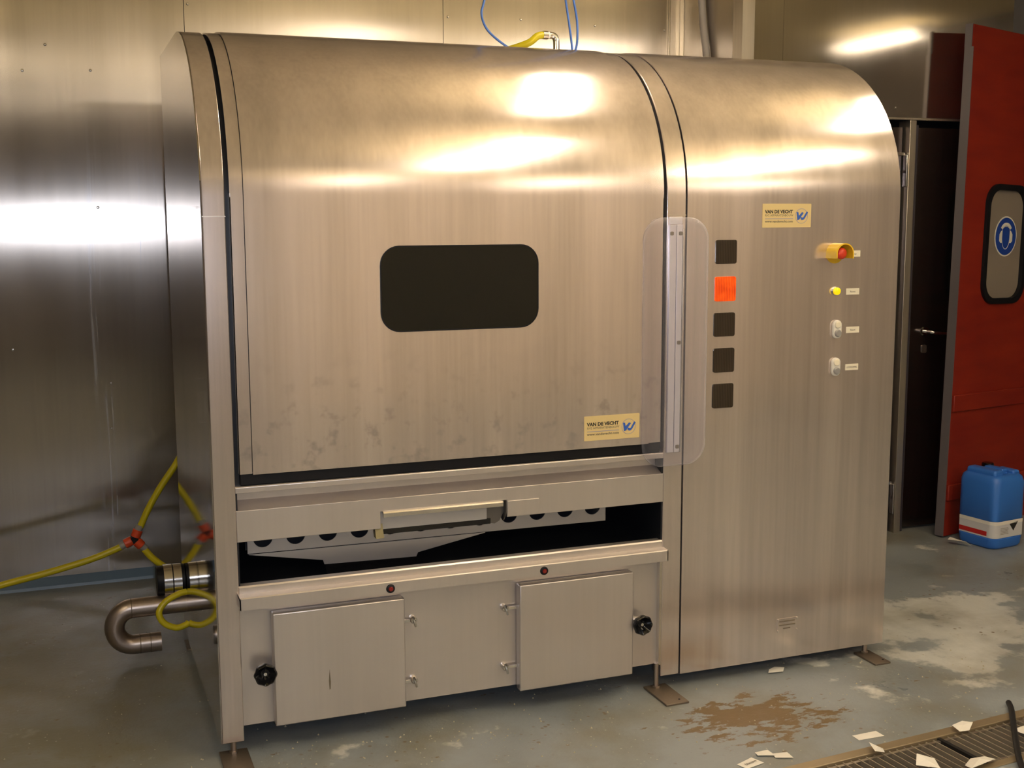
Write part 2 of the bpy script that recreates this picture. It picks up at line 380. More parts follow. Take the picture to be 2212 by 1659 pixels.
# epoxy floor: grey green, whitish dried patches, brown dirt spill, specks
def floor_mat():
    m, nt, b = nodes('epoxy_floor')
    P = coords(nt, (1,1,1))
    base = N(nt, 'ShaderNodeTexNoise', i_Scale=2.2, i_Detail=6.0, i_Roughness=0.6); lk(nt, P, base.inputs['Vector'])
    col = ramp(nt, base.outputs[0], 0.3, (0.21,0.236,0.250), 0.72, (0.295,0.325,0.340)).outputs[0]
    def mixin(col, fac, c):
        mx = N(nt, 'ShaderNodeMix', data_type='RGBA'); lk(nt, fac, mx.inputs[0]); lk(nt, col, mx.inputs[6]); mx.inputs[7].default_value = (*c,1); return mx.outputs[2]
    def blob(cx_, cy_, rx, ry, p0, p1):
        mp = N(nt, 'ShaderNodeMapping'); mp.inputs['Location'].default_value = (-cx_/rx, -cy_/ry, 0); mp.inputs['Scale'].default_value = (1/rx, 1/ry, 0)
        lk(nt, P, mp.inputs[0]); L = N(nt, 'ShaderNodeVectorMath', operation='LENGTH'); lk(nt, mp.outputs[0], L.inputs[0])
        r = N(nt, 'ShaderNodeMapRange', i_1=p1, i_2=p0); lk(nt, L.outputs['Value'], r.inputs[0]); return r.outputs[0]
    def noise_mask(scale, sc3, lo, hi, detail=5.0, rough=0.6):
        mp = N(nt, 'ShaderNodeMapping'); mp.inputs['Scale'].default_value = sc3; lk(nt, P, mp.inputs[0])
        n = N(nt, 'ShaderNodeTexNoise', i_Scale=scale, i_Detail=detail, i_Roughness=rough); lk(nt, mp.outputs[0], n.inputs['Vector']); return n.outputs[0]
    def mul(a, bb):
        x = N(nt, 'ShaderNodeMath', operation='MULTIPLY'); lk(nt, a, x.inputs[0]); lk(nt, bb, x.inputs[1]); return x.outputs[0]
    def add(a, bb, k=1.0):
        x = N(nt, 'ShaderNodeMath', operation='MULTIPLY_ADD', i_1=k); lk(nt, a, x.inputs[0]); lk(nt, bb, x.inputs[2]); return x.outputs[0]
    def thr(v, lo, hi):
        r = N(nt, 'ShaderNodeMapRange', i_1=lo, i_2=hi); lk(nt, v, r.inputs[0]); return r.outputs[0]
    # whitish dried film at the right
    wn = noise_mask(4.2, (1,1,1), 0, 0)
    area = blob(2.75, 0.10, 0.95, 0.75, 0.15, 1.0)
    white = thr(add(area, wn, 0.28), 0.64, 0.70)
    col = mixin(col, mul(white, thr(wn, 0.0, 0.6)), (0.60,0.61,0.58))
    # green brown film at far left
    lf = thr(add(blob(-0.45, 0.75, 0.75, 1.1, 0.2, 1.0), noise_mask(2.5, (1,1,1), 0, 0), 0.3), 0.45, 0.8)
    fm = N(nt, 'ShaderNodeMath', operation='MULTIPLY', i_1=0.8); lk(nt, lf, fm.inputs[0])
    col = mixin(col, fm.outputs[0], (0.17,0.145,0.075))
    # brown spill
    bn = noise_mask(12.0, (0.8,1.5,1), 0, 0, 6.0, 0.68)
    spill = thr(add(blob(1.60, -0.30, 0.42, 0.26, 0.1, 1.0), bn, 0.30), 0.66, 0.70)
    col = mixin(col, spill, (0.15,0.095,0.035))
    # scattered brown and pale specks
    v = N(nt, 'ShaderNodeTexVoronoi', i_Scale=26.0); lk(nt, P, v.inputs['Vector'])
    sp = N(nt, 'ShaderNodeMapRange', i_1=0.20, i_2=0.12); lk(nt, v.outputs['Distance'], sp.inputs[0])
    sn = thr(noise_mask(3.0, (1,1,1), 0, 0, 3.0), 0.52, 0.66)
    col = mixin(col, mul(sp.outputs[0], sn), (0.16,0.115,0.06))
    v2 = N(nt, 'ShaderNodeTexVoronoi', i_Scale=41.0); lk(nt, P, v2.inputs['Vector'])
    sp2 = N(nt, 'ShaderNodeMapRange', i_1=0.13, i_2=0.08); lk(nt, v2.outputs['Distance'], sp2.inputs[0])
    col = mixin(col, mul(sp2.outputs[0], thr(noise_mask(5.0, (1,1,1), 0, 0, 2.0), 0.50, 0.6)), (0.50,0.48,0.40))
    lk(nt, col, b.inputs['Base Color'])
    rn = N(nt, 'ShaderNodeMapRange', i_1=0.3, i_2=0.7, i_3=0.26, i_4=0.52); lk(nt, base.outputs[0], rn.inputs[0]); lk(nt, rn.outputs[0], b.inputs['Roughness'])
    bp = N(nt, 'ShaderNodeBump', i_Strength=0.25, i_Distance=0.004); nn = noise_mask(60, (1,1,1), 0, 0, 3.0); lk(nt, nn, bp.inputs['Height']); lk(nt, bp.outputs[0], b.inputs['Normal'])
    return m
M['floor'] = floor_mat()

# ------------------------------------------------------------------ the room
YW, YR, XS, HC = 1.94, 1.355, 2.508, 3.0
XL, XR, YF = -3.2, 6.1, -6.4
st = lambda o, label=None: tag(o, label, None, None, 'structure')

# floor with the drain channel left open (rotated channel)
GA = math.radians(4.3); gx0, gy0 = 1.50, -0.635       # a point on the channel's rear edge
gd = Vector((math.cos(GA), math.sin(GA))); gn = Vector((math.sin(GA), -math.cos(GA)))
def gp(s, t): return (gx0+gd.x*s+gn.x*t, gy0+gd.y*s+gn.y*t)
G0, G1, GW = -0.45, 1.50, 0.245
hole = [gp(G0,0), gp(G1,0), gp(G1,GW), gp(G0,GW)]
fv = [(XL,YF,0),(9,YF,0),(9,3,0),(XL,3,0)]+[(x,y,0) for x,y in hole]+[(x,y,-0.09) for x,y in hole]
ff = [(0,1,6,7),(1,2,5,6),(2,3,4,5),(3,0,7,4),(4,5,9,8),(5,6,10,9),(6,7,11,10),(7,4,8,11)]
flr = mesh_obj('floor', fv, ff, M['floor']); st(flr, 'grey green epoxy floor with dried patches')
drain_bed = mesh_obj('drain_bed', [(x,y,-0.085) for x,y in hole], [(0,1,2,3)], M['drain_dark'], flr)

# rear wall: separate stainless sheets with narrow open seams over a backing
wb = thing('wall_back', 'stainless steel sheet wall behind the machine', kind='structure')
MB().box(XL, XS, YW+0.004, YW+0.10, 0, HC).build('backing', M['inner'], wb)
edges = [XL, -1.00, 0.178, 1.312, 2.455]
for a, b_ in zip(edges[:-1], edges[1:]):
    MB().box(a+0.0012, b_-0.0012, YW, YW+0.004, 0, HC).build('wall_panel', M['wall_steel'], wb)
scr = None
for x, z in ((-0.461,2.145),(-0.202,2.155),(-0.90,2.15),(0.195,2.44),(0.195,2.15),(1.687,2.457),(2.063,2.449),(2.431,2.447),(1.335,2.45),(-0.37,2.25),(-0.183,0.862),(-0.20,1.60),(-0.60,1.52),(-0.19,0.67),(-0.56,1.02)):
    if scr is None:
        scr = MB().lathe([(0.0,-0.004),(0.004,-0.0036),(0.006,0)], (0,0,0), 'y', 10).build('screw', M['chrome'], wb, smooth=40, loc=(x,YW,z))
    else:
        c = scr.copy(); C.objects.link(c); c.location = (x,YW,z)
# wall step and the wall with the dark doors
ws = thing('wall_step', 'return of the wall where it steps forward', kind='structure')
MB().box(XS, XS+0.004, YR+0.07, YW-0.02, 0, HC).build('wall_panel', M['wall_steel'], ws)
MB().box(XS+0.004, XS+0.05, YR, YW, 0, HC).build('backing', M['inner'], ws)
t1 = MB().box(2.452, XS+0.003, YW-0.018, YW-0.001, 0, HC).box(XS-0.003, XS+0.003, YW-0.06, YW-0.018, 0, HC).build('trim_1', M['edge'], bevel=0.002); st(t1, 'bright folded corner trim of the wall')
t2 = MB().box(XS-0.003, XS+0.006, YR-0.004, YR+0.075, 0, HC).box(XS-0.003, XS+0.06, YR-0.005, YR-0.001, 0, HC).build('trim_2', M['frame_steel'], bevel=0.001); st(t2, 'bright folded strip on the outer wall corner')
wr = thing('wall_back_right', 'stainless wall with two dark doors', kind='structure')
DZ = 2.0
for (a, b_, z0, z1) in ((XS+0.062, 2.72, 0, HC), (2.72, 4.02, DZ+0.012, HC), (3.995, 4.02, 0, DZ+0.012)):
    MB().box(a, b_-0.001, YR, YR+0.004, z0, z1).build('wall_panel', M['wall_smooth'], wr)
MB().box(XS+0.05, 4.02, YR+0.12, YR+0.16, 0, HC).build('backing', M['inner'], wr)
MB().box(XS+0.05, 2.72, YR+0.004, YR+0.12, 0, HC).box(2.72, 4.02, YR+0.004, YR+0.12, DZ+0.012, HC).build('core', M['inner'], wr)
sc2 = scr.copy(); C.objects.link(sc2); sc2.parent = wr; sc2.location = (3.345, YR, 2.055)
MB().box(4.02, XR, YR+0.20, YR+0.28, 0, HC).box(4.00, 4.02, YR+0.004, YR+0.2, 0, HC).build('recess_panel', M['wall_far'], wr)

bb = MB().prism_x([(YW,0),(YW-0.028,0),(YW-0.024,0.012),(YW-0.004,0.040),(YW,0.045)], XL, XS).build('baseboard_back', M['blue_paint']); st(bb, 'blue painted coving at the foot of the wall')

wl = MB().box(XL-0.1, XL, YF, YW, 0, HC).build('wall_left', M['wall_far']); st(wl, 'dull wall on the left side')
wf = thing('wall_front', 'wall behind the photographer, dull on the left and cream on the right', kind='structure')
MB().box(XL, 1.0, YF-0.1, YF, 0, HC).build('wall_panel', M['wall_far'], wf)
MB().box(1.0, 9, YF-0.1, YF, 0, HC).build('wall_panel', M['wall_cream'], wf)
wrt = MB().box(XR, XR+0.1, -3.1, YR+0.3, 0, HC).box(9, 9.1, YF, -3.1, 0, HC).box(XR+0.1, 9.1, -3.1, -3.05, 0, HC).build('wall_right', M['wall_dark']); st(wrt, 'dark wall on the right side')
cl = MB().box(XL, 9, YF, YW+0.1, HC, HC+0.1).build('ceiling', M['ceiling']); st(cl, 'cream ceiling with rows of fluorescent lights')

# ceiling lights
def lamp(x, y0, y1, label, LZ=2.65, lm='lamp'):
    t = thing('ceiling_light', label, 'ceiling light', (x, (y0+y1)/2, LZ), 'fluorescent ceiling lights')
    h = (y1-y0)/2
    MB().box(-0.035, 0.035, -h, h, 0.015, 0.055).build('housing', M['housing'], t, bevel=0.004)
    for q in (-0.6, 0.6): MB().box(-0.006,0.006,q*h-0.006,q*h+0.006,0.055,HC-LZ).build('hanger', M['housing'], t)
    for x_ in (-0.06, 0.06):
        MB().tube([(x_,-h+0.03,0),(x_,h-0.03,0)], 0.026, 10, 1, True).build('tube', M[lm], t, smooth=60)
    for q in (-1, 1): MB().box(-0.08,0.08,q*h-0.02,q*h+0.02,-0.03,0.045).build('end_cap', M['housing'], t, bevel=0.004)
    return t
lamp(1.53, -2.45, -0.85, 'fluorescent light hanging in front of the curved hood')
lamp(1.40, -0.30, 0.35, 'short fluorescent light hanging straight above the curved hood')
lamp(3.10, -2.75, -1.05, 'fluorescent light hanging in front of the control cabinet')
lamp(2.88, -0.45, 0.20, 'short fluorescent light hanging above the control cabinet end')
lamp(-1.5, -2.6, -1.0, 'fluorescent light hanging over the left side of the room')
lamp(1.53, -5.4, -3.8, 'fluorescent light hanging behind the photographer on the middle row')
lamp(4.7, -5.6, -4.0, 'fluorescent light added far behind to brighten the cream wall')  # extra unseen lamp, added to light the cream wall
lamp(3.10, -5.6, -4.0, 'fluorescent light hanging far behind on the right hand row')
lamp(-1.5, -5.4, -3.8, 'fluorescent light hanging far behind on the left hand row')
lamp(5.72, -2.35, -1.35, 'fluorescent light mounted under the ceiling near the dark right wall', 2.90, 'lamp_dim')

# dark doors
def dark_door(name, x0, x1, label):
    t = thing(name, label, kind='structure')
    MB().box(x0, x1, YR+0.028, YR+0.07, 0.012, DZ-0.03).build('leaf', M['door_steel'], t, bevel=0.002)
    return t
d1 = dark_door('door_1', 2.78, 3.415, 'dark steel door leaf half hidden by the machine')
MB().box(3.30, 3.362, YR+0.024, YR+0.028, 1.895, 1.930).build('label_plate', M['stripe_red'], d1)
d2 = dark_door('door_2', 3.492, 3.99, 'dark steel door with lever handle beside the red door')
fr = MB().box(3.425, 3.462, YR-0.012, YR+0.07, 0, DZ).build('trim_3', M['frame_steel'], bevel=0.002); st(fr, 'pale steel jamb between the two dark doors')
fr = MB().box(3.463, 3.488, YR+0.006, YR+0.07, 0, DZ-0.02).build('trim_4', plain('dark_jamb_steel', (0.10,0.09,0.11), 0.35, 0.7)); st(fr, 'dark inner jamb of the dark door')  # inner jamb in a darker steel than the outer one
fr = MB().box(2.72, 3.995, YR-0.012, YR+0.004, DZ, DZ+0.012).build('trim_5', M['frame_steel'], bevel=0.002); st(fr, 'pale steel head trim above the dark doors')
fr = MB().box(3.4895, 3.4915, YR+0.02, YR+0.028, 0.02, DZ-0.04).build('door_strip', M['edge'], d2)
for z in (1.775, 0.18):
    h = MB().box(3.418, 3.424, YR-0.006, YR+0.022, z-0.085, z+0.065).build('hinge', M['chrome'], d1, bevel=0.002)
    MB().box(3.372, 3.380, YR+0.008, YR+0.014, z-0.02, z+0.075).box(3.380,3.418,YR+0.008,YR+0.014,z+0.062,z+0.075).box(3.380,3.395,YR+0.008,YR+0.014,z-0.02,z-0.008).build('hinge_bracket', M['edge'], d1, bevel=0.001)
hd = MB().lathe([(0.0,-0.012),(0.020,-0.010),(0.024,0.0)], (3.592,YR+0.028,0.992), 'y', 20).tube([(3.592,YR+0.02,0.992),(3.592,YR-0.025,0.992),(3.60,YR-0.03,0.991),(3.73,YR-0.03,0.977)], 0.009, 10, 1, True).build('door_handle', M['chrome'], d2, smooth=40)
MB().prism_y(rrect(3.578,3.606,0.885,0.925,0.008), YR+0.022, YR+0.028).build('keyhole_plate', M['pipe'], d2)

# white pipe and cable on the step wall
tag(MB().tube([(XS-0.02,1.72,3.0),(XS-0.02,1.69,2.62),(XS-0.02,1.665,2.44),(XS-0.02,1.62,2.20),(XS-0.02,1.60,1.6)], 0.017, 10, 6).build('conduit_pipe', M['white_pipe'], smooth=60), 'white plastic pipe running down the wall step above the machine', 'pipe')

# ------------------------------------------------------------------ the machine
mach = thing('industrial_machine', 'large stainless steel industrial machine with curved hood and dark window', 'machine', (0,0,0))
ARC = [(0.5-0.5*math.cos(math.radians(a)), 1.61+0.5*math.sin(math.radians(a))) for a in range(0, 91, 5)]
D, ZB = 1.06, 0.047
def prof(z0, yend, out=0.0):
    p = [(0,z0)]+ARC+[(yend,2.11)]
    return offset(p, -out) if out else p
# left side panel and post
MB().prism_x([(D,ZB),(0,ZB)]+ARC+[(D,2.11)], 0, 0.003).build('side_panel', M['steel_side'], mach)
MB().sheet_x(prof(ZB, D), 0.10, 0.003, 0.065).build('frame_post', M['steel_cab'], mach, smooth=20, bevel=0.0025)
MB().box(0.0025, 0.0655, -0.0012, 0.001, 1.556, 1.5585).build('weld_bead', M['edge'], mach)
# middle post
MB().sheet_x(prof(ZB, D), 0.06, 1.422, 1.490).build('frame_post', M['steel_cab'], mach, smooth=20, bevel=0.0025)
MB().box(1.4225, 1.4895, -0.0012, 0.001, 1.556, 1.5585).build('weld_bead', M['edge'], mach)
# interior shell, dark
MB().sheet_x(offset([(0,0.80)]+ARC+[(D-0.02,2.11)], 0.022), 0.006, 0.066, 1.421).build('inner_shell', M['inner'], mach, smooth=20)
MB().box(0.066,1.421,0.60,D-0.002,2.085,2.11).build('roof_panel', M['steel'], mach)
MB().box(0.003,2.308,D,D+0.004,ZB,2.11).build('back_panel', M['steel_dark'], mach)
# right hand cabinet
MB().sheet_x(prof(ZB, D, 0.003), 0.005, 1.493, 2.308).build('cabinet_panel', M['steel_cab'], mach, smooth=20)
MB().prism_x([(D,ZB),(0.002,ZB)]+[(y+0.002,z-0.002) for y,z in ARC]+[(D,2.108)], 2.306, 2.311).build('end_panel', M['steel_cab'], mach)
MB().box(1.4903,1.4928,0.002,0.02,ZB,1.61).build('seam_strip', M['black'], mach)

# hood door
hood = thing('hood_door'); hood.parent = mach
MB().sheet_x(prof(0.836, 0.64), 0.004, 0.078, 0.114).build('edge_strip', M['steel'], hood, smooth=20)
MB().sheet_x(prof(0.836, 0.64), 0.004, 1.3665, 1.411).build('edge_strip', M['steel'], hood, smooth=20)
skin = MB().sheet_x(prof(0.834, 0.64, 0.0045), 0.005, 0.1155, 1.365).build('hood_skin', M['steel'], hood, smooth=20)
for xa in (0.078, 1.409): MB().box(xa,xa+0.002,0.0,0.02,0.836,1.62).build('folded_edge', M['steel_dark'], hood)
MB().box(0.080,1.410,0.004,0.022,0.802,0.837).build('bottom_seal', M['black'], hood, bevel=0.003)
win = MB().prism_y(rrect(0.497,0.983,1.225,1.470,0.055,8), -0.0062, -0.0035).build('window_pane', M['glass_dark'], hood)
fo, fi = rrect(0.4945,0.9855,1.2225,1.4725,0.0575,8), rrect(0.498,0.982,1.226,1.469,0.054,8)
plate_with_holes('window_gasket', fo, [fi], -0.0072, -0.0042, M['black'], hood)

# maker's plates
def sticker(x0, z1, wd, ht, y, par, label):
    s_ = MB().prism_y(rrect(x0, x0+wd, z1-ht, z1, 0.002, 3), y-0.0012, y).build('maker_plate', M['sticker'], par); note(s_, label)
    yy = y-0.0013
    text_mesh('lettering', 'VAN DE VECHT', 0.0150*ht/0.078, (x0+0.05*wd, yy, z1-0.40*ht), M['ink'], s_, width=0.575*wd, bold=0.0006)
    text_mesh('lettering', 'RVS APPARATENBOUW', 0.0100*ht/0.078, (x0+0.05*wd, yy, z1-0.535*ht), M['ink_grey'], s_, width=0.575*wd)
    MB().box(x0+0.05*wd, x0+0.625*wd, yy-0.0003, yy, z1-0.645*ht, z1-0.620*ht).build('rule', M['logo_pale'], s_)
    text_mesh('lettering', 'www.vandevecht.com', 0.0105*ht/0.078, (x0+0.05*wd, yy, z1-0.785*ht), M['ink_grey'], s_, width=0.575*wd, bold=0.0002)
    cx_, cz_, r = x0+0.80*wd, z1-0.52*ht, 0.315*ht
    ring = [(cx_+r*math.cos(a*PI/20), cz_+r*math.sin(a*PI/20)) for a in range(40)]
    rin = [(cx_+(r-0.0014)*math.cos(a*PI/20), cz_+(r-0.0014)*math.sin(a*PI/20)) for a in range(40)]
    plate_with_holes('logo_ring', ring, [rin], yy-0.0003, yy, M['logo_pale'], s_)
    k = r/10.0
    P = lambda L: [(cx_+a*k, cz_+b*k) for a,b in L]
    MB().prism_y(P([(-8.0,5.2),(-5.2,5.2),(-4.2,0.4),(0.6,5.2),(3.4,4.2),(-3.6,-4.8),(-6.4,-5.8)]), yy-0.0006, yy).prism_y(P([(10.2,4.8),(8.0,6.2),(3.0,-1.8),(1.2,-2.2),(-0.8,-1.2),(-1.4,-3.6),(0.6,-5.6),(3.4,-5.0),(5.2,-3.2)]), yy-0.0006, yy).build('logo_mark', M['logo_blue'], s_)
    return s_
sticker(1.139, 0.936, 0.192, 0.078, -0.0047, mach, 'cream maker plate low on the hood door')
sticker(1.767, 1.593, 0.185, 0.077, -0.0032, mach, 'cream maker plate on the control cabinet')

# rails, ledge and apron under the hood
X0, X1 = 0.065, 1.422
MB().prism_x([(0.0,0.782),(0.0,0.798),(0.003,0.801),(0.055,0.801),(0.055,0.782)], X0, X1).build('upper_rail', M['steel_dark'], mach, bevel=0.0012)
MB().prism_y([(X0,0.640),(0.484,0.640),(0.484,0.692),(0.883,0.692),(0.883,0.638),(X1,0.638),(X1,0.7315),(X0,0.7315)], 0.0, 0.004).build('apron', M['steel_dark'], mach, bevel=0.0015)
MB().sheet_x([(0.002,0.7312),(0.050,0.752),(0.050,0.782)], 0.003, X0, X1).build('sloped_ledge', M['steel_dark'], mach)
MB().box(0.884,0.988,-0.003,0.0,0.641,0.689).build('patch_plate', M['steel_dark'], mach, bevel=0.001)
# chute flap in the apron's notch
flap = thing('flap'); flap.parent = mach
MB().prism_x([(-0.010,0.676),(-0.012,0.688),(-0.008,0.692),(0.018,0.694),(0.018,0.688),(-0.004,0.684),(-0.004,0.676)], 0.490, 0.867).build('flap_lip', M['edge'], flap, smooth=40)
MB().box(0.487,0.822,0.016,0.019,0.634,0.690).build('flap_plate', M['inner_panel'], flap)
MB().box(0.487,0.835,0.017,0.028,0.618,0.635).build('flap_seal', M['bakelite'], flap)
MB().prism_y([(0.824,0.690),(0.880,0.690),(0.882,0.655),(0.866,0.624),(0.850,0.616),(0.838,0.618),(0.822,0.640)], 0.022, 0.026).prism_x([(0.0,0.690),(0.026,0.690),(0.026,0.622),(0.01,0.64),(0.0,0.655)], 0.880,0.8825).build('end_bracket', plain('bracket_steel', (0.16,0.15,0.14), 0.4, 0.7), flap)
MB().prism_x([(0.012,0.652),(0.040,0.652),(0.022,0.612),(-0.004,0.612)], 0.468, 0.492).build('side_bracket', plain('bracket_brass', (0.22,0.19,0.10), 0.45, 0.6), flap)
# interior: perforated plate, chute, tray and end walls
holes = [[(0.160+0.0982*i+0.029*math.cos(a*PI/14), 0.607+0.029*math.sin(a*PI/14)) for a in range(28)] for i in range(12)]
plate_with_holes('perforated_plate', [(0.114,0.562),(1.288,0.553),(1.288,0.72),(0.114,0.72)], holes, 0.150, 0.154, M['inner_panel'], mach)
MB().box(0.114,1.288,0.20,0.205,0.56,0.74).build('plate_backing', M['inner'], mach)
MB().prism_y([(0.116,0.561),(0.338,0.522),(0.342,0.508),(0.632,0.502),(0.638,0.515),(0.862,0.556)], 0.142, 0.146).build('chute', M['inner_panel'], mach)
MB().prism_y([(0.345,0.507),(0.630,0.501),(0.625,0.462),(0.350,0.466)], 0.146, 0.149).build('wet_strip', M['bakelite'], mach)  # added dark glossy plate standing in for dripping water under the chute
MB().prism_x([(0.03,0.455),(0.03,0.460),(0.75,0.520),(0.75,0.515)], X0, X1).build('drain_tray', plain('wet_tray', (0.035,0.038,0.045), 0.22, 0.5), mach)
MB().box(X0,0.070,0.004,0.75,0.45,0.80).box(1.417,X1,0.004,0.75,0.45,0.80).box(X0,X1,0.75,0.755,0.45,0.80).box(X0,X1,0.05,0.75,0.795,0.80).build('chamber_wall', M['inner'], mach)
# lower lip and drip rail
MB().prism_x([(0.0,0.486),(0.0,0.506),(0.004,0.511),(0.03,0.511),(0.03,0.486)], X0, X1).build('lower_lip', M['steel_dark'], mach, bevel=0.001)
drip = MB().prism_x([(-0.034,0.450),(-0.034,0.483),(-0.031,0.486),(0.02,0.489),(0.02,0.480),(-0.028,0.477),(-0.028,0.450)], 0.062, 1.426).box(0.062,0.065,-0.034,0.0,0.450,0.486).box(1.423,1.426,-0.034,0.0,0.450,0.486).build('drip_rail', M['steel_dark'], mach, smooth=30)
for x, z in ((0.501,0.465),(0.992,0.465)):
    b_ = MB().lathe([(0.0,-0.006),(0.009,-0.006),(0.0125,-0.004),(0.0135,0.0)], (x,-0.034,z), 'y', 20).build('indicator_lamp', M['black'], mach, smooth=40); note(b_, 'small red lamp in a black collar on the drip rail')
    MB().lathe([(0.0,-0.0085),(0.006,-0.0078),(0.0078,-0.0055),(0.0078,0.0)], (x,-0.034,z), 'y', 20).build('lens', M['red_lamp'], b_, smooth=40)
# lower front panel and the two access doors
MB().box(X0,X1,0.020,0.024,0.090,0.49).box(X0,X1,0.02,0.06,0.086,0.090).build('lower_panel', M['steel_dark'], mach)
MB().box(1.414,1.422,0.0005,0.022,0.088,0.449).build('post_flange', M['edge'], mach)
def access_door(x0, x1, z0, z1, label, hinge_x, sgn, kx, kz):
    d = MB().box(x0,x1,-0.016,0.018,z0,z1).build('access_door', M['steel_dark'], mach, bevel=0.004); note(d, label)
    for z in (0.347, 0.156):
        h = MB().box(min(hinge_x,x1 if sgn>0 else x0)+0.0, max(hinge_x,x1 if sgn>0 else x0), 0.004, 0.009, z-0.006, z+0.002).lathe([(0.0,-0.012),(0.008,-0.012),(0.011,-0.008),(0.011,0.012)], (hinge_x,0.008,z), 'y', 14).tube([(hinge_x-0.004,-0.006,z+0.014),(hinge_x,-0.010,z),(hinge_x+0.005,-0.006,z-0.018)], 0.004, 8, 4).build('wing_latch', M['chrome'], d, smooth=40)
    seg = 56; prof_k = []
    kn = MB()
    # lobed hand knob: dished disc with eight finger scallops
    rr_ = [0.033+0.0012*math.cos(8*2*PI*k/seg) for k in range(seg)]
    rows = [(0.35,-0.004),(0.55,-0.012),(0.85,-0.026),(0.97,-0.022),(1.0,-0.014),(0.92,-0.006),(0.4,0.004),(0.3,0.014)]
    vs = []
    for f_, t_ in rows:
        for k in range(seg):
            a = 2*PI*k/seg; r = 0.033*f_+(rr_[k]-0.033)*max(0,(f_-0.4))/0.6
            vs.append((kx+r*math.cos(a), -0.012+t_, kz+r*math.sin(a)))
    fs = [(i*seg+k, i*seg+(k+1)%seg, (i+1)*seg+(k+1)%seg, (i+1)*seg+k) for i in range(len(rows)-1) for k in range(seg)]
    fs += [tuple(range(seg)), tuple(range((len(rows)-1)*seg, len(rows)*seg))]
    kn.add(vs, fs)
    kk = kn.build('knob', M['bakelite'], d, smooth=50); note(kk, 'black lobed hand knob with a metal screw')
    MB().lathe([(0.0,-0.012),(0.005,-0.011),(0.006,-0.008),(0.006,0.0)], (kx,-0.014,kz), 'y', 12).lathe([(0.012,-0.002),(0.012,0.034)], (kx,-0.010,kz), 'y', 14).build('knob_screw', M['chrome'], d, smooth=40)
    return d
dl = access_door(0.155,0.549,0.083,0.424,'left access door with knob on its left edge',0.580,1,0.128,0.250)
dr = access_door(0.918,1.312,0.076,0.420,'right access door with knob on its right edge',0.876,-1,1.340,0.243)
MB().prism_y([(0.3135,0.200),(0.3165,0.236),(0.3195,0.196),(0.3185,0.176),(0.3150,0.172)], -0.0166, -0.016).build('stain', M['ink_grey'], dl)
# feet
def foot(x, y, x0, x1, y0, y1):
    f_ = MB().box(x0,x1,y0,y1,0.0,0.007).build('foot_plate', M['rust_plate'], mach, bevel=0.0015)
    MB().lathe([(0.0085,0.007),(0.0085,0.09)], (x,y,0), 'z', 14).lathe([(0.013,0.007),(0.013,0.014)], (x,y,0), 'z', 6).build('levelling_screw', M['pipe'], f_, smooth=40)
    MB().lathe([(0.0035,0.007),(0.0035,0.0085)], ((x0+x1)/2+0.018,y0+0.025,0), 'z', 10).build('bolt_hole', M['black'], f_)
foot(0.036,0.022, -0.004,0.078,-0.125,0.045)
foot(1.412,0.012, 1.376,1.458,-0.130,0.034)
foot(2.256,0.028, 2.220,2.284,-0.082,0.042)
foot(0.036,1.00, -0.004,0.078,0.94,1.05)
foot(2.256,1.00, 2.220,2.284,0.94,1.05)
# clear guard with guide rail behind it
gr = MB().box(1.430,1.4535,-0.0065,0.0,0.800,1.528).box(1.4555,1.476,-0.0065,0.0,0.800,1.528).box(1.430,1.476,-0.004,0.0,1.529,1.552).build('guide_rail', plain('guide_rail_metal', (0.74,0.73,0.80), 0.3, 0.6), mach, bevel=0.001)
MB().box(1.4765,1.481,-0.010,0.0,0.800,1.515).build('rail_edge', M['edge'], gr, bevel=0.001)
for x, z in ((1.437,1.500),(1.468,1.500),(1.467,1.155),(1.467,0.818)):
    MB().prism_y(rrect(x-0.006,x+0.006,z-0.006,z+0.006,0.003,3), -0.0085, -0.0065).build('slot_screw', M['ink_grey'], gr)
def guard():
    outer = rrect(1.340,1.566,0.757,1.550,0.070,10); inner = rrect(1.358,1.548,0.775,1.532,0.054,10)
    n = len(outer); rows = [(outer,-0.005),(outer,-0.012),(rrect(1.346,1.560,0.763,1.544,0.065,10),-0.022),(inner,-0.028)]
    vs = [(x,y,z) for L,y in rows for x,z in L]
    fs = [(i*n+k, i*n+(k+1)%n, (i+1)*n+(k+1)%n, (i+1)*n+k) for i in range(3) for k in range(n)]+[tuple(3*n+k for k in range(n))]
    return mesh_obj('clear_guard', vs, fs, M['guard'], mach, smooth=40)
note(guard(), 'clear plastic guard over the hood guide rail')
# five indicator lenses
for i, (z0, z1, xa) in enumerate(((1.402,1.478,1.5965),(1.282,1.361,1.596),(1.168,1.245,1.595),(1.051,1.130,1.5955),(0.934,1.014,1.595))):
    L = MB().prism_y(rrect(xa, xa+0.077, z0, z1, 0.007, 4), -0.006, -0.003).build('indicator_lens', M['lens_orange'] if i == 1 else M['lens_dark'], mach)
    note(L, 'lit orange ribbed lamp lens' if i == 1 else 'unlit dark ribbed lamp lens')
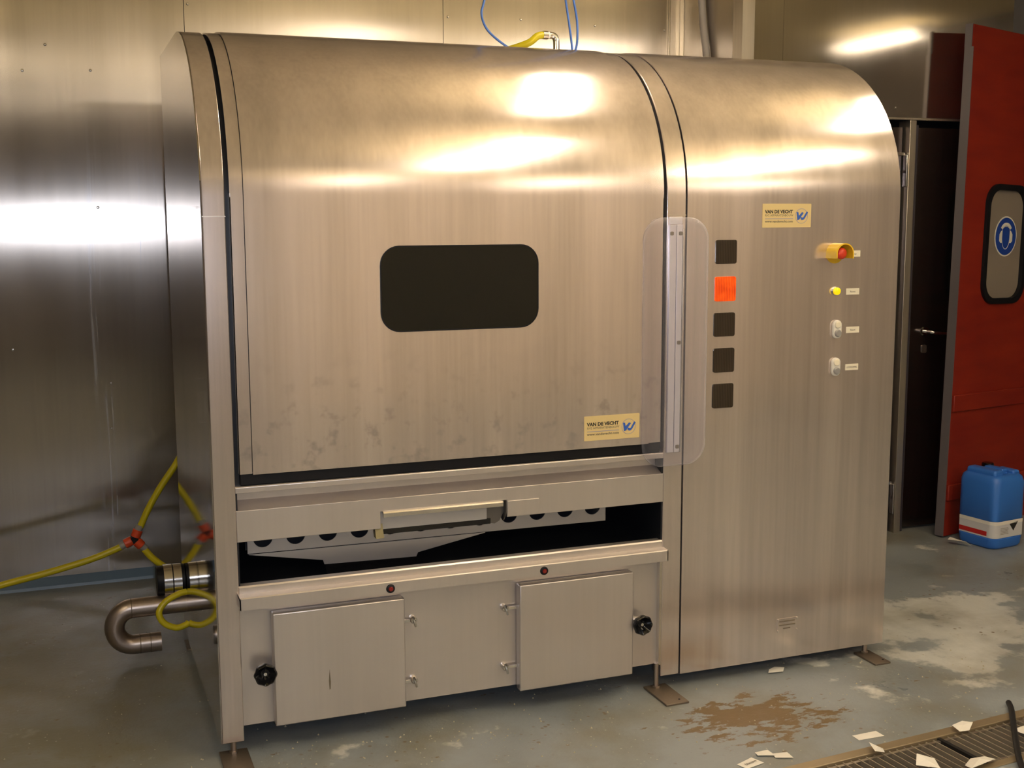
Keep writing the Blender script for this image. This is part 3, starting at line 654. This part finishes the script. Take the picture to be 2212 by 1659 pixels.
# emergency stop with shroud
es = thing('emergency_stop', 'red mushroom button inside a yellow shroud'); es.parent = mach
ex, ez = 2.050, 1.430
MB().lathe([(0.0,-0.006),(0.034,-0.006),(0.034,-0.003)], (ex,0,ez), 'y', 28).build('base_ring', M['yellow'], es, smooth=40)
arch_o = [(ex+0.034, ez-0.016)]+[(ex+0.034*math.cos(a*PI/18), ez+0.034*math.sin(a*PI/18)) for a in range(19)]+[(ex-0.034, ez-0.016)]
arch_i = [(ex-0.030, ez-0.016)]+[(ex+0.030*math.cos(a*PI/18), ez+0.030*math.sin(a*PI/18)) for a in range(18,-1,-1)]+[(ex+0.030, ez-0.016)]
n = len(arch_o); vs = []; fs = []
for y in (-0.062,-0.003): vs += [(x,y,z) for x,z in arch_o]+[(x,y,z) for x,z in reversed(arch_i)]
for k in range(n-1): fs += [(k,k+1,2*n+k+1,2*n+k),(n+k,3*n+k,3*n+k+1,n+k+1),(k,n+k,n+k+1,k+1),(2*n+k,2*n+k+1,3*n+k+1,3*n+k)]
fs += [(0,2*n,3*n,n),(n-1,2*n-1,4*n-1,3*n-1)]
mesh_obj('shroud', vs, fs, M['yellow'], es, smooth=40)
MB().lathe([(0.0,-0.052),(0.010,-0.051),(0.017,-0.047),(0.020,-0.040),(0.019,-0.034),(0.012,-0.030),(0.012,-0.005)], (ex,0,ez), 'y', 24).build('mushroom_button', M['stop_red'], es, smooth=50)
# illuminated push button and the two switches
pb = MB().lathe([(0.0,-0.010),(0.0135,-0.010),(0.0145,-0.006),(0.0145,-0.003)], (2.057,0,1.304), 'y', 24).build('push_button', M['chrome'], mach, smooth=40); note(pb, 'round yellow lit push button in a chrome collar')
MB().lathe([(0.0,-0.020),(0.009,-0.0195),(0.0125,-0.017),(0.0125,-0.009)], (2.057,0,1.304), 'y', 24).build('button_cap', M['yellow_btn'], pb, smooth=40)
for z in (1.176, 1.049):
    s_ = MB().prism_y(rrect(2.048,2.082,z-0.031,z+0.031,0.0165,8), -0.014, -0.003).build('double_push_button', M['switch'], mach, bevel=0.003, smooth=40); note(s_, 'pale grey oval double push button')
    MB().lathe([(0.0,-0.022),(0.010,-0.022),(0.0125,-0.018),(0.0125,-0.012)], (2.065,0,z-0.013), 'y', 20).build('lower_button', M['switch_low'], s_, smooth=40)
    MB().prism_y(rrect(2.054,2.076,z+0.004,z+0.026,0.009,5), -0.017, -0.013).build('upper_button', M['label'], s_, bevel=0.002)
for x0, z0, tx in ((2.100,1.417,'Stop'),(2.101,1.2905,'Reset'),(2.106,1.161,'Start'),(2.108,1.034,'LOSTROMMEL')):
    lb = MB().box(x0,x0+0.052,-0.0045,-0.003,z0,z0+0.021).build('button_label', M['label'], mach)
    text_mesh('lettering', tx, 0.0085, (x0+0.026,-0.0047,z0+0.0075), M['ink_grey'], lb, align='CENTER', width=0.042 if len(tx) > 6 else 0.021)
# rating plate
rp = MB().box(1.866,1.948,-0.0045,-0.003,0.142,0.188).build('rating_plate', M['steel_cab'], mach); note(rp, 'small engraved rating plate with four screws')
for i, (a, b_, z) in enumerate(((1.874,1.936,0.176),(1.874,1.938,0.163),(1.890,1.918,0.151))):
    MB().box(a,b_,-0.0049,-0.0045,z,z+0.004).build('engraved_line', M['ink_grey'], rp)
for x in (1.869,1.945):
    for z in (0.145,0.185): MB().lathe([(0.0,-0.003),(0.003,-0.0025),(0.0036,0)], (x,-0.0045,z), 'y', 10).build('screw', M['chrome'], rp, smooth=40)

# drain pipe and hose coupling on the left side
pz = []
for a in range(-90, 91, 10):
    pz.append((-0.185-0.064*math.cos(math.radians(a)), 0.93, 0.1215+0.0665*math.sin(math.radians(a))))
pipe_pts = [(-0.093,0.93,0.055),(-0.15,0.93,0.055)]+pz+[(-0.12,0.93,0.188),(0.0,0.93,0.188)]
pp = MB().tube(pipe_pts, 0.0345, 20, 1, True).build('drain_pipe', M['pipe'], mach, smooth=60); note(pp, 'bent stainless drain pipe turning back under itself')
for x, z in ((-0.13,0.055),(-0.19,0.188),(-0.165,0.055)):
    MB().lathe([(0.0348,-0.0015),(0.0355,0),(0.0348,0.0015)], (x,0.93,z), 'x', 24).build('weld_seam', M['rust_plate'], pp, smooth=50)
cp = MB().lathe([(0.030,-0.098),(0.052,-0.098),(0.054,-0.094),(0.054,-0.002)], (0,0.96,0.268), 'x', 32).build('hose_coupling', M['black'], mach, smooth=40); note(cp, 'black rubber coupling with two steel clamp bands')
for x0_, x1_ in ((-0.075,-0.044),(-0.042,-0.012)):
    MB().lathe([(0.0545,x0_),(0.057,x0_+0.001),(0.057,x1_-0.001),(0.0545,x1_)], (0,0.96,0.268), 'x', 32).build('clamp_band', M['chrome'], cp, smooth=40)
MB().box(-0.072,-0.048,0.915,0.945,0.188,0.214).tube([(-0.060,0.905,0.202),(-0.060,0.950,0.202)], 0.006, 8, 1, True).build('clamp_screw', M['chrome'], cp, bevel=0.002)

# ------------------------------------------------------------------ hoses
yh = thing('yellow_hose', 'yellow water hose with red three way coupling left of the machine', 'hose', (-0.145,1.50,0.20))
off = Vector((0.145,-1.50,-0.20))
def hose(pts, r, name='hose_run', m='hose_yellow', par=None, o_=off, seg=12):
    return MB().tube([Vector(p)+o_ for p in pts], r, seg, 8).build(name, M[m], par, smooth=60)
HC_ = Vector((-0.141,1.500,0.289))
hose([(-1.45,1.42,0.014),(-1.15,1.45,0.05),(-0.85,1.48,0.115),(-0.641,1.500,0.156),(-0.473,1.500,0.187),(-0.301,1.500,0.226),(-0.192,1.500,0.263)], 0.0135, par=yh)
hose([(-0.116,1.500,0.337),(-0.083,1.500,0.406),(-0.035,1.500,0.487),(0.022,1.500,0.567),(0.09,1.50,0.66),(0.25,1.50,0.78)], 0.0135, par=yh)
hose([(-0.104,1.500,0.243),(-0.076,1.470,0.212),(-0.036,1.430,0.184),(0.003,1.380,0.171),(0.05,1.32,0.16),(0.15,1.28,0.12)], 0.0135, par=yh)
for d_ in (Vector((-0.045,0,-0.020)), Vector((0.022,0,0.050)), Vector((0.038,0,-0.042))):
    u = d_.normalized(); o0 = HC_+off
    MB().tube([o0+u*0.010, o0+u*0.040], 0.0195, 14, 1, True).build('coupling_nut', M['coupler_red'], yh, bevel=0.002)
    MB().tube([o0+u*0.038, o0+u*0.060], 0.0150, 14, 1, True).build('ferrule', M['ferrule'], yh, smooth=40)
MB().lathe([(0.0,-0.016),(0.015,-0.016),(0.015,0.016),(0.0,0.016)], tuple(HC_+off), 'y', 16).build('coupling_body', M['black'], yh, smooth=40)
lp = MB().tube([(-0.001,0.90,0.236),(-0.03,0.895,0.232),(-0.075,0.885,0.212),(-0.100,0.875,0.178),(-0.085,0.870,0.140),(-0.045,0.870,0.118),(-0.012,0.875,0.122),(-0.001,0.880,0.128)], 0.0115, 12, 8).build('hose_loop', M['hose_yellow'], smooth=60)
tag(lp, 'short yellow hose loop hanging in front of the bent drain pipe', 'hose')

# things on the machine's roof
yt = thing('roof_hose', 'yellow hose end with steel elbow on top of the machine', 'hose', (1.30,0.62,2.11))
o2 = Vector((-1.30,-0.62,-2.11))
MB().tube([Vector(p)+o2 for p in ((1.05,0.75,2.125),(1.13,0.68,2.13),(1.20,0.62,2.152),(1.232,0.61,2.176),(1.262,0.61,2.181))], 0.0125, 12, 8).build('hose_run', M['hose_yellow'], yt, smooth=60)
MB().tube([Vector((1.252,0.61,2.181))+o2, Vector((1.270,0.61,2.181))+o2], 0.0145, 12, 1, True).build('hose_clip', M['chrome'], yt, smooth=40)
MB().tube([Vector((1.268,0.61,2.181))+o2, Vector((1.276,0.61,2.181))+o2], 0.0130, 12, 1, True).build('thread_tape', M['white'], yt, smooth=40)
MB().tube([Vector(p)+o2 for p in ((1.275,0.61,2.181),(1.292,0.61,2.180),(1.301,0.61,2.170),(1.303,0.61,2.150),(1.303,0.61,2.110))], 0.0115, 12, 6).build('elbow_fitting', M['chrome'], yt, smooth=60)
for pts, lab in (([(1.16,0.70,2.995),(1.13,0.67,2.70),(1.075,0.63,2.42),(1.037,0.61,2.285),(1.023,0.60,2.238),(1.039,0.60,2.193),(1.081,0.60,2.155),(1.16,0.62,2.115)], 'leftmost blue air tube, curving down onto the machine roof'),
                 ([(1.24,0.60,2.995),(1.29,0.60,2.60),(1.320,0.60,2.40),(1.334,0.60,2.302),(1.348,0.60,2.22),(1.358,0.60,2.150),(1.360,0.60,2.111)], 'middle blue air tube, straighter and left of its close neighbour'),
                 ([(1.27,0.60,2.995),(1.32,0.60,2.60),(1.345,0.60,2.40),(1.364,0.60,2.304),(1.378,0.60,2.23),(1.377,0.60,2.152),(1.366,0.62,2.111)], 'rightmost blue air tube, bowed beside its close neighbour')):
    tag(MB().tube(pts, 0.0042, 8, 8).build('air_tube', M['blue_tube'], smooth=60), lab, 'air tube', 'blue air tubes on the machine roof')

# ------------------------------------------------------------------ red swing door
PH = math.radians(16.5)
rd = thing('door_3', 'red plastic swing door standing open with a rounded window', kind='structure')
rd.location = (3.588, 1.180, 0.0); rd.rotation_euler = (0, math.radians(1.5), PH)
RW, RH, RT = 0.74, 2.43, 0.042
wx0, wx1, wz0, wz1 = 0.195, 0.545, 1.145, 1.70
plate_with_holes('leaf', [(0,0.008),(RW,0.008),(RW,RH),(0,RH)], [rrect(wx0+0.012,wx1-0.012,wz0+0.012,wz1-0.012,0.085,8)], 0.0, RT, M['red'], rd)
MB().box(-0.004,-0.0005,-0.002,RT+0.002,0.008,RH-0.10).box(-0.004,0.004,RT*0.2,RT+0.003,RH-0.10,RH+0.005).build('edge_channel', M['door_edge'], rd)
for z0, z1 in ((0.620,0.700),(0.185,0.262)):
    MB().box(0.004,RW-0.01,-0.014,0.0,z0,z1).build('bumper_rail', M['red'], rd, bevel=0.003)
plate_with_holes('window_gasket', rrect(wx0-0.012,wx1+0.012,wz0-0.012,wz1+0.012,0.10,8), [rrect(wx0+0.016,wx1-0.016,wz0+0.016,wz1-0.016,0.082,8)], -0.014, RT+0.004, M['black'], rd)
pane = MB().prism_y(rrect(wx0+0.010,wx1-0.010,wz0+0.010,wz1-0.010,0.085,8), 0.006, 0.010).build('window_pane', M['window_grey'], rd)
# hearing protection sign
sgx, sgz, sr = 0.388, 1.462, 0.098
sg = MB().lathe([(0.0,-0.001),(sr,-0.001),(sr,0.0)], (sgx,0.006,sgz), 'y', 40).build('mandatory_sign', M['sign_white'], rd); note(sg, 'round blue sign showing a head with ear defenders')
MB().lathe([(0.0,-0.0006),(sr*0.93,-0.0006),(sr*0.93,0.0)], (sgx,0.005,sgz), 'y', 40).build('sign_field', M['sign_blue'], sg)
yy = 0.0044
def ell(cx_, cz_, rx, rz, a0, a1, n=20): return [(cx_+rx*math.cos(math.radians(a0+(a1-a0)*k/n)), cz_+rz*math.sin(math.radians(a0+(a1-a0)*k/n))) for k in range(n+1)]
band = ell(sgx,sgz+0.022,0.052,0.045,25,155)+ell(sgx,sgz+0.022,0.040,0.030,155,25)
face_o = ell(sgx,sgz-0.005,0.036,0.058,180,360)+ell(sgx,sgz+0.03,0.036,0.02,0,180,8); face_i = ell(sgx,sgz-0.005,0.033,0.055,180,360)+ell(sgx,sgz+0.03,0.033,0.017,0,180,8)
MB().prism_y(band, yy-0.0005, yy).build('headband', M['sign_white'], sg)
plate_with_holes('face_outline', face_o, [face_i], yy-0.0005, yy, M['sign_white'], sg)
for sx in (-1,1):
    MB().prism_y([(sgx+sx*0.034,sgz+0.028),(sgx+sx*0.044,sgz+0.026),(sgx+sx*0.058,sgz+0.010),(sgx+sx*0.058,sgz-0.022),(sgx+sx*0.046,sgz-0.032),(sgx+sx*0.034,sgz-0.032)], yy-0.0005, yy).build('ear_cup', M['sign_white'], sg)

# ------------------------------------------------------------------ jerrycan
jc = thing('jerrycan', 'blue plastic jerrycan with torn white label beside the red door', 'jerrycan', (3.645,0.905,0.0))
jc.rotation_euler = (0,0,math.radians(8))
JW, JD, JH = 0.215, 0.225, 0.355
rows = []
def sup(r, inset, z): return [(x,y,z) for x,y in rrect(inset, JW-inset, inset, JD-inset, max(0.006,r-inset*0.3), 5)]
for z, ins, r in ((0.0,0.016,0.045),(0.004,0.008,0.045),(0.014,0.003,0.042),(0.05,0.0,0.04),(0.052,0.003,0.04),(0.135,0.003,0.04),(0.138,0.0,0.04),(0.31,0.0,0.04),(0.335,0.006,0.042),(0.348,0.018,0.045)): rows.append(sup(r,ins,z))
n = len(rows[0]); vs = [v for R_ in rows for v in R_]
fs = [(i*n+k, i*n+(k+1)%n, (i+1)*n+(k+1)%n, (i+1)*n+k) for i in range(len(rows)-1) for k in range(n)]+[tuple(range(n)), tuple((len(rows)-1)*n+k for k in range(n))]
body = mesh_obj('body', vs, fs, M['can_blue'], jc, smooth=50)
# shoulders either side of the handle channel
MB().prism_y(rrect(0.022,0.085,0.330,0.372,0.016,5), 0.03, JD-0.03).build('shoulder', M['can_blue'], jc, bevel=0.010, seg=3)
MB().prism_y(rrect(0.150,0.196,0.330,0.364,0.014,5), 0.03, 0.13).build('shoulder', M['can_blue'], jc, bevel=0.010, seg=3)
MB().prism_y(rrect(0.095,0.138,0.352,0.372,0.008,4), 0.05, 0.155).box(0.098,0.135,0.05,0.068,0.335,0.356).box(0.098,0.135,0.137,0.155,0.335,0.356).build('handle', M['can_blue'], jc, bevel=0.005, seg=3)
MB().lathe([(0.028,0.34),(0.028,0.372),(0.024,0.376),(0.0,0.376)], (0.150,0.178,0), 'z', 24).build('cap', M['bakelite'], jc, smooth=40)
lab_z = (0.055, 0.133)
def wrap(z0, z1, o_, y_end, x_end):
    path = [(x_end,-o_),(0.04,-o_)]+[(0.04-(0.04+o_)*math.sin(math.radians(a)),0.04-(0.04+o_)*math.cos(math.radians(a))) for a in range(9,90,9)]+[(-o_,0.04),(-o_,y_end)]
    vs = []; fs = []
    for x,y in path: vs += [(x,y,z0),(x,y,z1)]
    for k in range(len(path)-1): fs.append((2*k,2*k+2,2*k+3,2*k+1))
    return vs, fs
vs, fs = wrap(lab_z[0], lab_z[1], 0.0006-0.003, 0.205, 0.195)
lab = mesh_obj('paper_label', vs, fs, M['label_white'], jc, smooth=60); note(lab, 'white paper label with torn upper edge')
vs, fs = wrap(0.118, 0.135, 0.0012-0.003, 0.205, 0.195); mesh_obj('torn_edge', vs, fs, M['white'], lab, smooth=60)
mesh_obj('red_stripe', [(-0.0012+0.003,0.045,0.062),(-0.0012+0.003,0.205,0.062),(-0.0012+0.003,0.205,0.084),(-0.0012+0.003,0.045,0.084)], [(0,1,2,3)], M['stripe_red'], lab)
mesh_obj('black_triangle', [(0.105,0.0018,0.118),(0.165,0.0018,0.126),(0.133,0.0018,0.082)], [(0,1,2)], M['ink'], lab)
for i in range(5): MB().box(0.045,0.10-0.004*(i%3),0.0014,0.0020,0.072+0.007*i,0.0745+0.007*i).build('text_line', M['ferrule'], lab)

# ------------------------------------------------------------------ drain channel
dc = thing('drain_channel', 'stainless floor drain channel with bar grating', 'floor drain', (*gp(0.5,GW/2),0))
dc.rotation_euler = (0,0,GA)
h = GW/2; L0, L1 = G0-0.5, G1-0.5
MB().box(L0,L1,h-0.032,h+0.006,-0.05,0.003).build('frame_rail', M['drain_frame'], dc, bevel=0.002)
MB().box(L0,L1,-h-0.006,-h+0.022,-0.05,0.003).build('frame_rail', M['drain_frame'], dc, bevel=0.002)
MB().box(L0,L1,h-0.05,h-0.040,-0.03,-0.004).build('bearing_bar', M['frame_steel'], dc)
MB().box(L0,L1,-h+0.030,-h+0.040,-0.03,-0.004).build('bearing_bar', M['frame_steel'], dc)
bar = None; s_ = L0+0.012
while s_ < L1:
    if bar is None: bar = MB().box(-0.002,0.002,-h+0.024,h-0.036,-0.016,-0.002).build('grate_bar', M['grate'], dc, loc=(s_,0,0))
    else:
        c = bar.copy(); C.objects.link(c); c.location = (s_,0,0)
    s_ += 0.0285
MB().box(0.02,0.032,-h+0.022,h-0.034,-0.03,0.0).build('joint_bar', M['drain_dark'], dc)

tag(MB().tube([(2.395,-0.52,0.012),(2.36,-0.57,0.012),(2.24,-0.71,0.014),(2.11,-0.87,0.012),(2.0,-1.05,0.012),(1.9,-1.4,0.012)], 0.009, 10, 8).build('rubber_cable', M['rubber_cable'], smooth=60), 'black rubber cable lying across the drain grating', 'cable')

# ------------------------------------------------------------------ litter
def scrap(x, y, z, pts, rot, label, fold=0.004):
    n = len(pts); cx_ = sum(p[0] for p in pts)/n; cy_ = sum(p[1] for p in pts)/n
    rnd = random.Random(int(1000*x))
    vs = [(px, py, rnd.uniform(0.0008, fold)) for px,py in pts]+[(cx_,cy_,fold*0.8)]
    fs = [(k,(k+1)%n,n) for k in range(n)]
    o = mesh_obj('paper_scrap', vs, fs, M['white'], None, 0, (x,y,z)); o.rotation_euler = (0,0,rot)
    m = o.modifiers.new('thickness','SOLIDIFY'); m.thickness = 0.0006; m.offset = 1
    return tag(o, label, 'paper scrap', 'scraps of white paper on the floor')
R_ = lambda w_, h_, j=0.0: [(-w_/2,-h_/2+j),(w_/2,-h_/2),(w_/2-j,h_/2),(-w_/2,h_/2-j)]
s1 = scrap(1.408,-0.573,0, R_(0.070,0.045,0.004), 0.30, 'paper scrap with printing, nearest the left end of the drain', 0.003)
text_mesh('lettering', 'blauwe', 0.016, (-0.022,-0.006,0.0045), M['ink_grey'], s1, width=0.044).rotation_euler = (-PI/2,0,0)
scrap(1.480,-0.535,0, R_(0.050,0.040,0.008), -0.2, 'left of two paper scraps lying end to end by the drain')
scrap(1.522,-0.565,0, R_(0.052,0.038,0.006), -0.25, 'right of two paper scraps lying end to end by the drain')
scrap(1.838,-0.542,0, R_(0.090,0.038,0.002), 0.0, 'flat oblong paper scrap lying just behind the drain', 0.002)
scrap(1.869,0.006,0, [(-0.04,-0.02),(0.015,-0.026),(0.04,0.004),(0.012,0.022),(-0.02,0.006)], 0.0, 'paper scrap half under the control cabinet', 0.008)
scrap(1.785,-0.645,0.004, [(-0.025,-0.02),(0.012,-0.024),(0.03,-0.002),(0.004,0.028)], 0.2, 'small crumpled scrap on the drain frame near its middle', 0.020)
scrap(2.132,-0.612,0.004, [(-0.04,-0.015),(0.0,-0.022),(0.045,-0.006),(0.02,0.015),(-0.03,0.018)], 0.3, 'crumpled scrap on the drain frame towards the cable', 0.016)
scrap(1.875,-0.765,0, [(-0.035,-0.02),(0.03,-0.028),(0.018,0.018),(-0.03,0.024)], -0.6, 'curled paper scrap standing on the grating at its front edge', 0.022)
scrap(2.011,-0.815,0, [(-0.06,-0.02),(0.01,-0.03),(0.06,-0.012),(0.045,0.016),(0.0,0.028),(-0.04,0.016)], 0.2, 'largest crumpled scrap on the grating', 0.024)
scrap(2.285,-0.700,0, [(-0.02,-0.03),(0.03,-0.025),(0.035,0.02),(-0.015,0.03)], 0.2, 'paper scrap on the grating right of the cable', 0.016)
scrap(3.575,1.060,0, [(-0.045,0.02),(0.0,-0.05),(0.03,-0.055),(0.025,-0.02),(-0.015,0.04)], 0.0, 'dirty paper scrap at the foot of the blue jerrycan', 0.030)

# crumbs: too many and too small to pick apart
cm = MB(); rnd = random.Random(3)
for i in range(340):
    if i < 230: x, y = rnd.uniform(0.05,2.6), rnd.uniform(-0.62,0.30)
    elif i < 290: x, y = rnd.uniform(-0.9,0.0), rnd.uniform(-0.2,1.7)
    else: x, y = rnd.gauss(0.55,0.35), rnd.gauss(-0.12,0.10)
    q = ((x-gx0)*gn.x+(y-gy0)*gn.y)
    if q > -0.01: continue
    r = rnd.uniform(0.0012,0.0040)*(1.3 if rnd.random() < 0.12 else 1); a = rnd.uniform(0,PI)
    c_, s2 = math.cos(a)*r, math.sin(a)*r
    cm.add([(x+c_,y+s2,0),(x-s2,y+c_,0),(x-c_,y-s2,0),(x+s2,y-c_,0),(x,y,r*1.1)], [(0,1,4),(1,2,4),(2,3,4),(3,0,4),(3,2,1,0)])
crumb = plain('crumbs_pale', (0.42,0.38,0.27), 0.7)
tag(cm.build('crumbs', crumb), 'pale food crumbs scattered over the floor', 'crumbs', None, 'stuff')
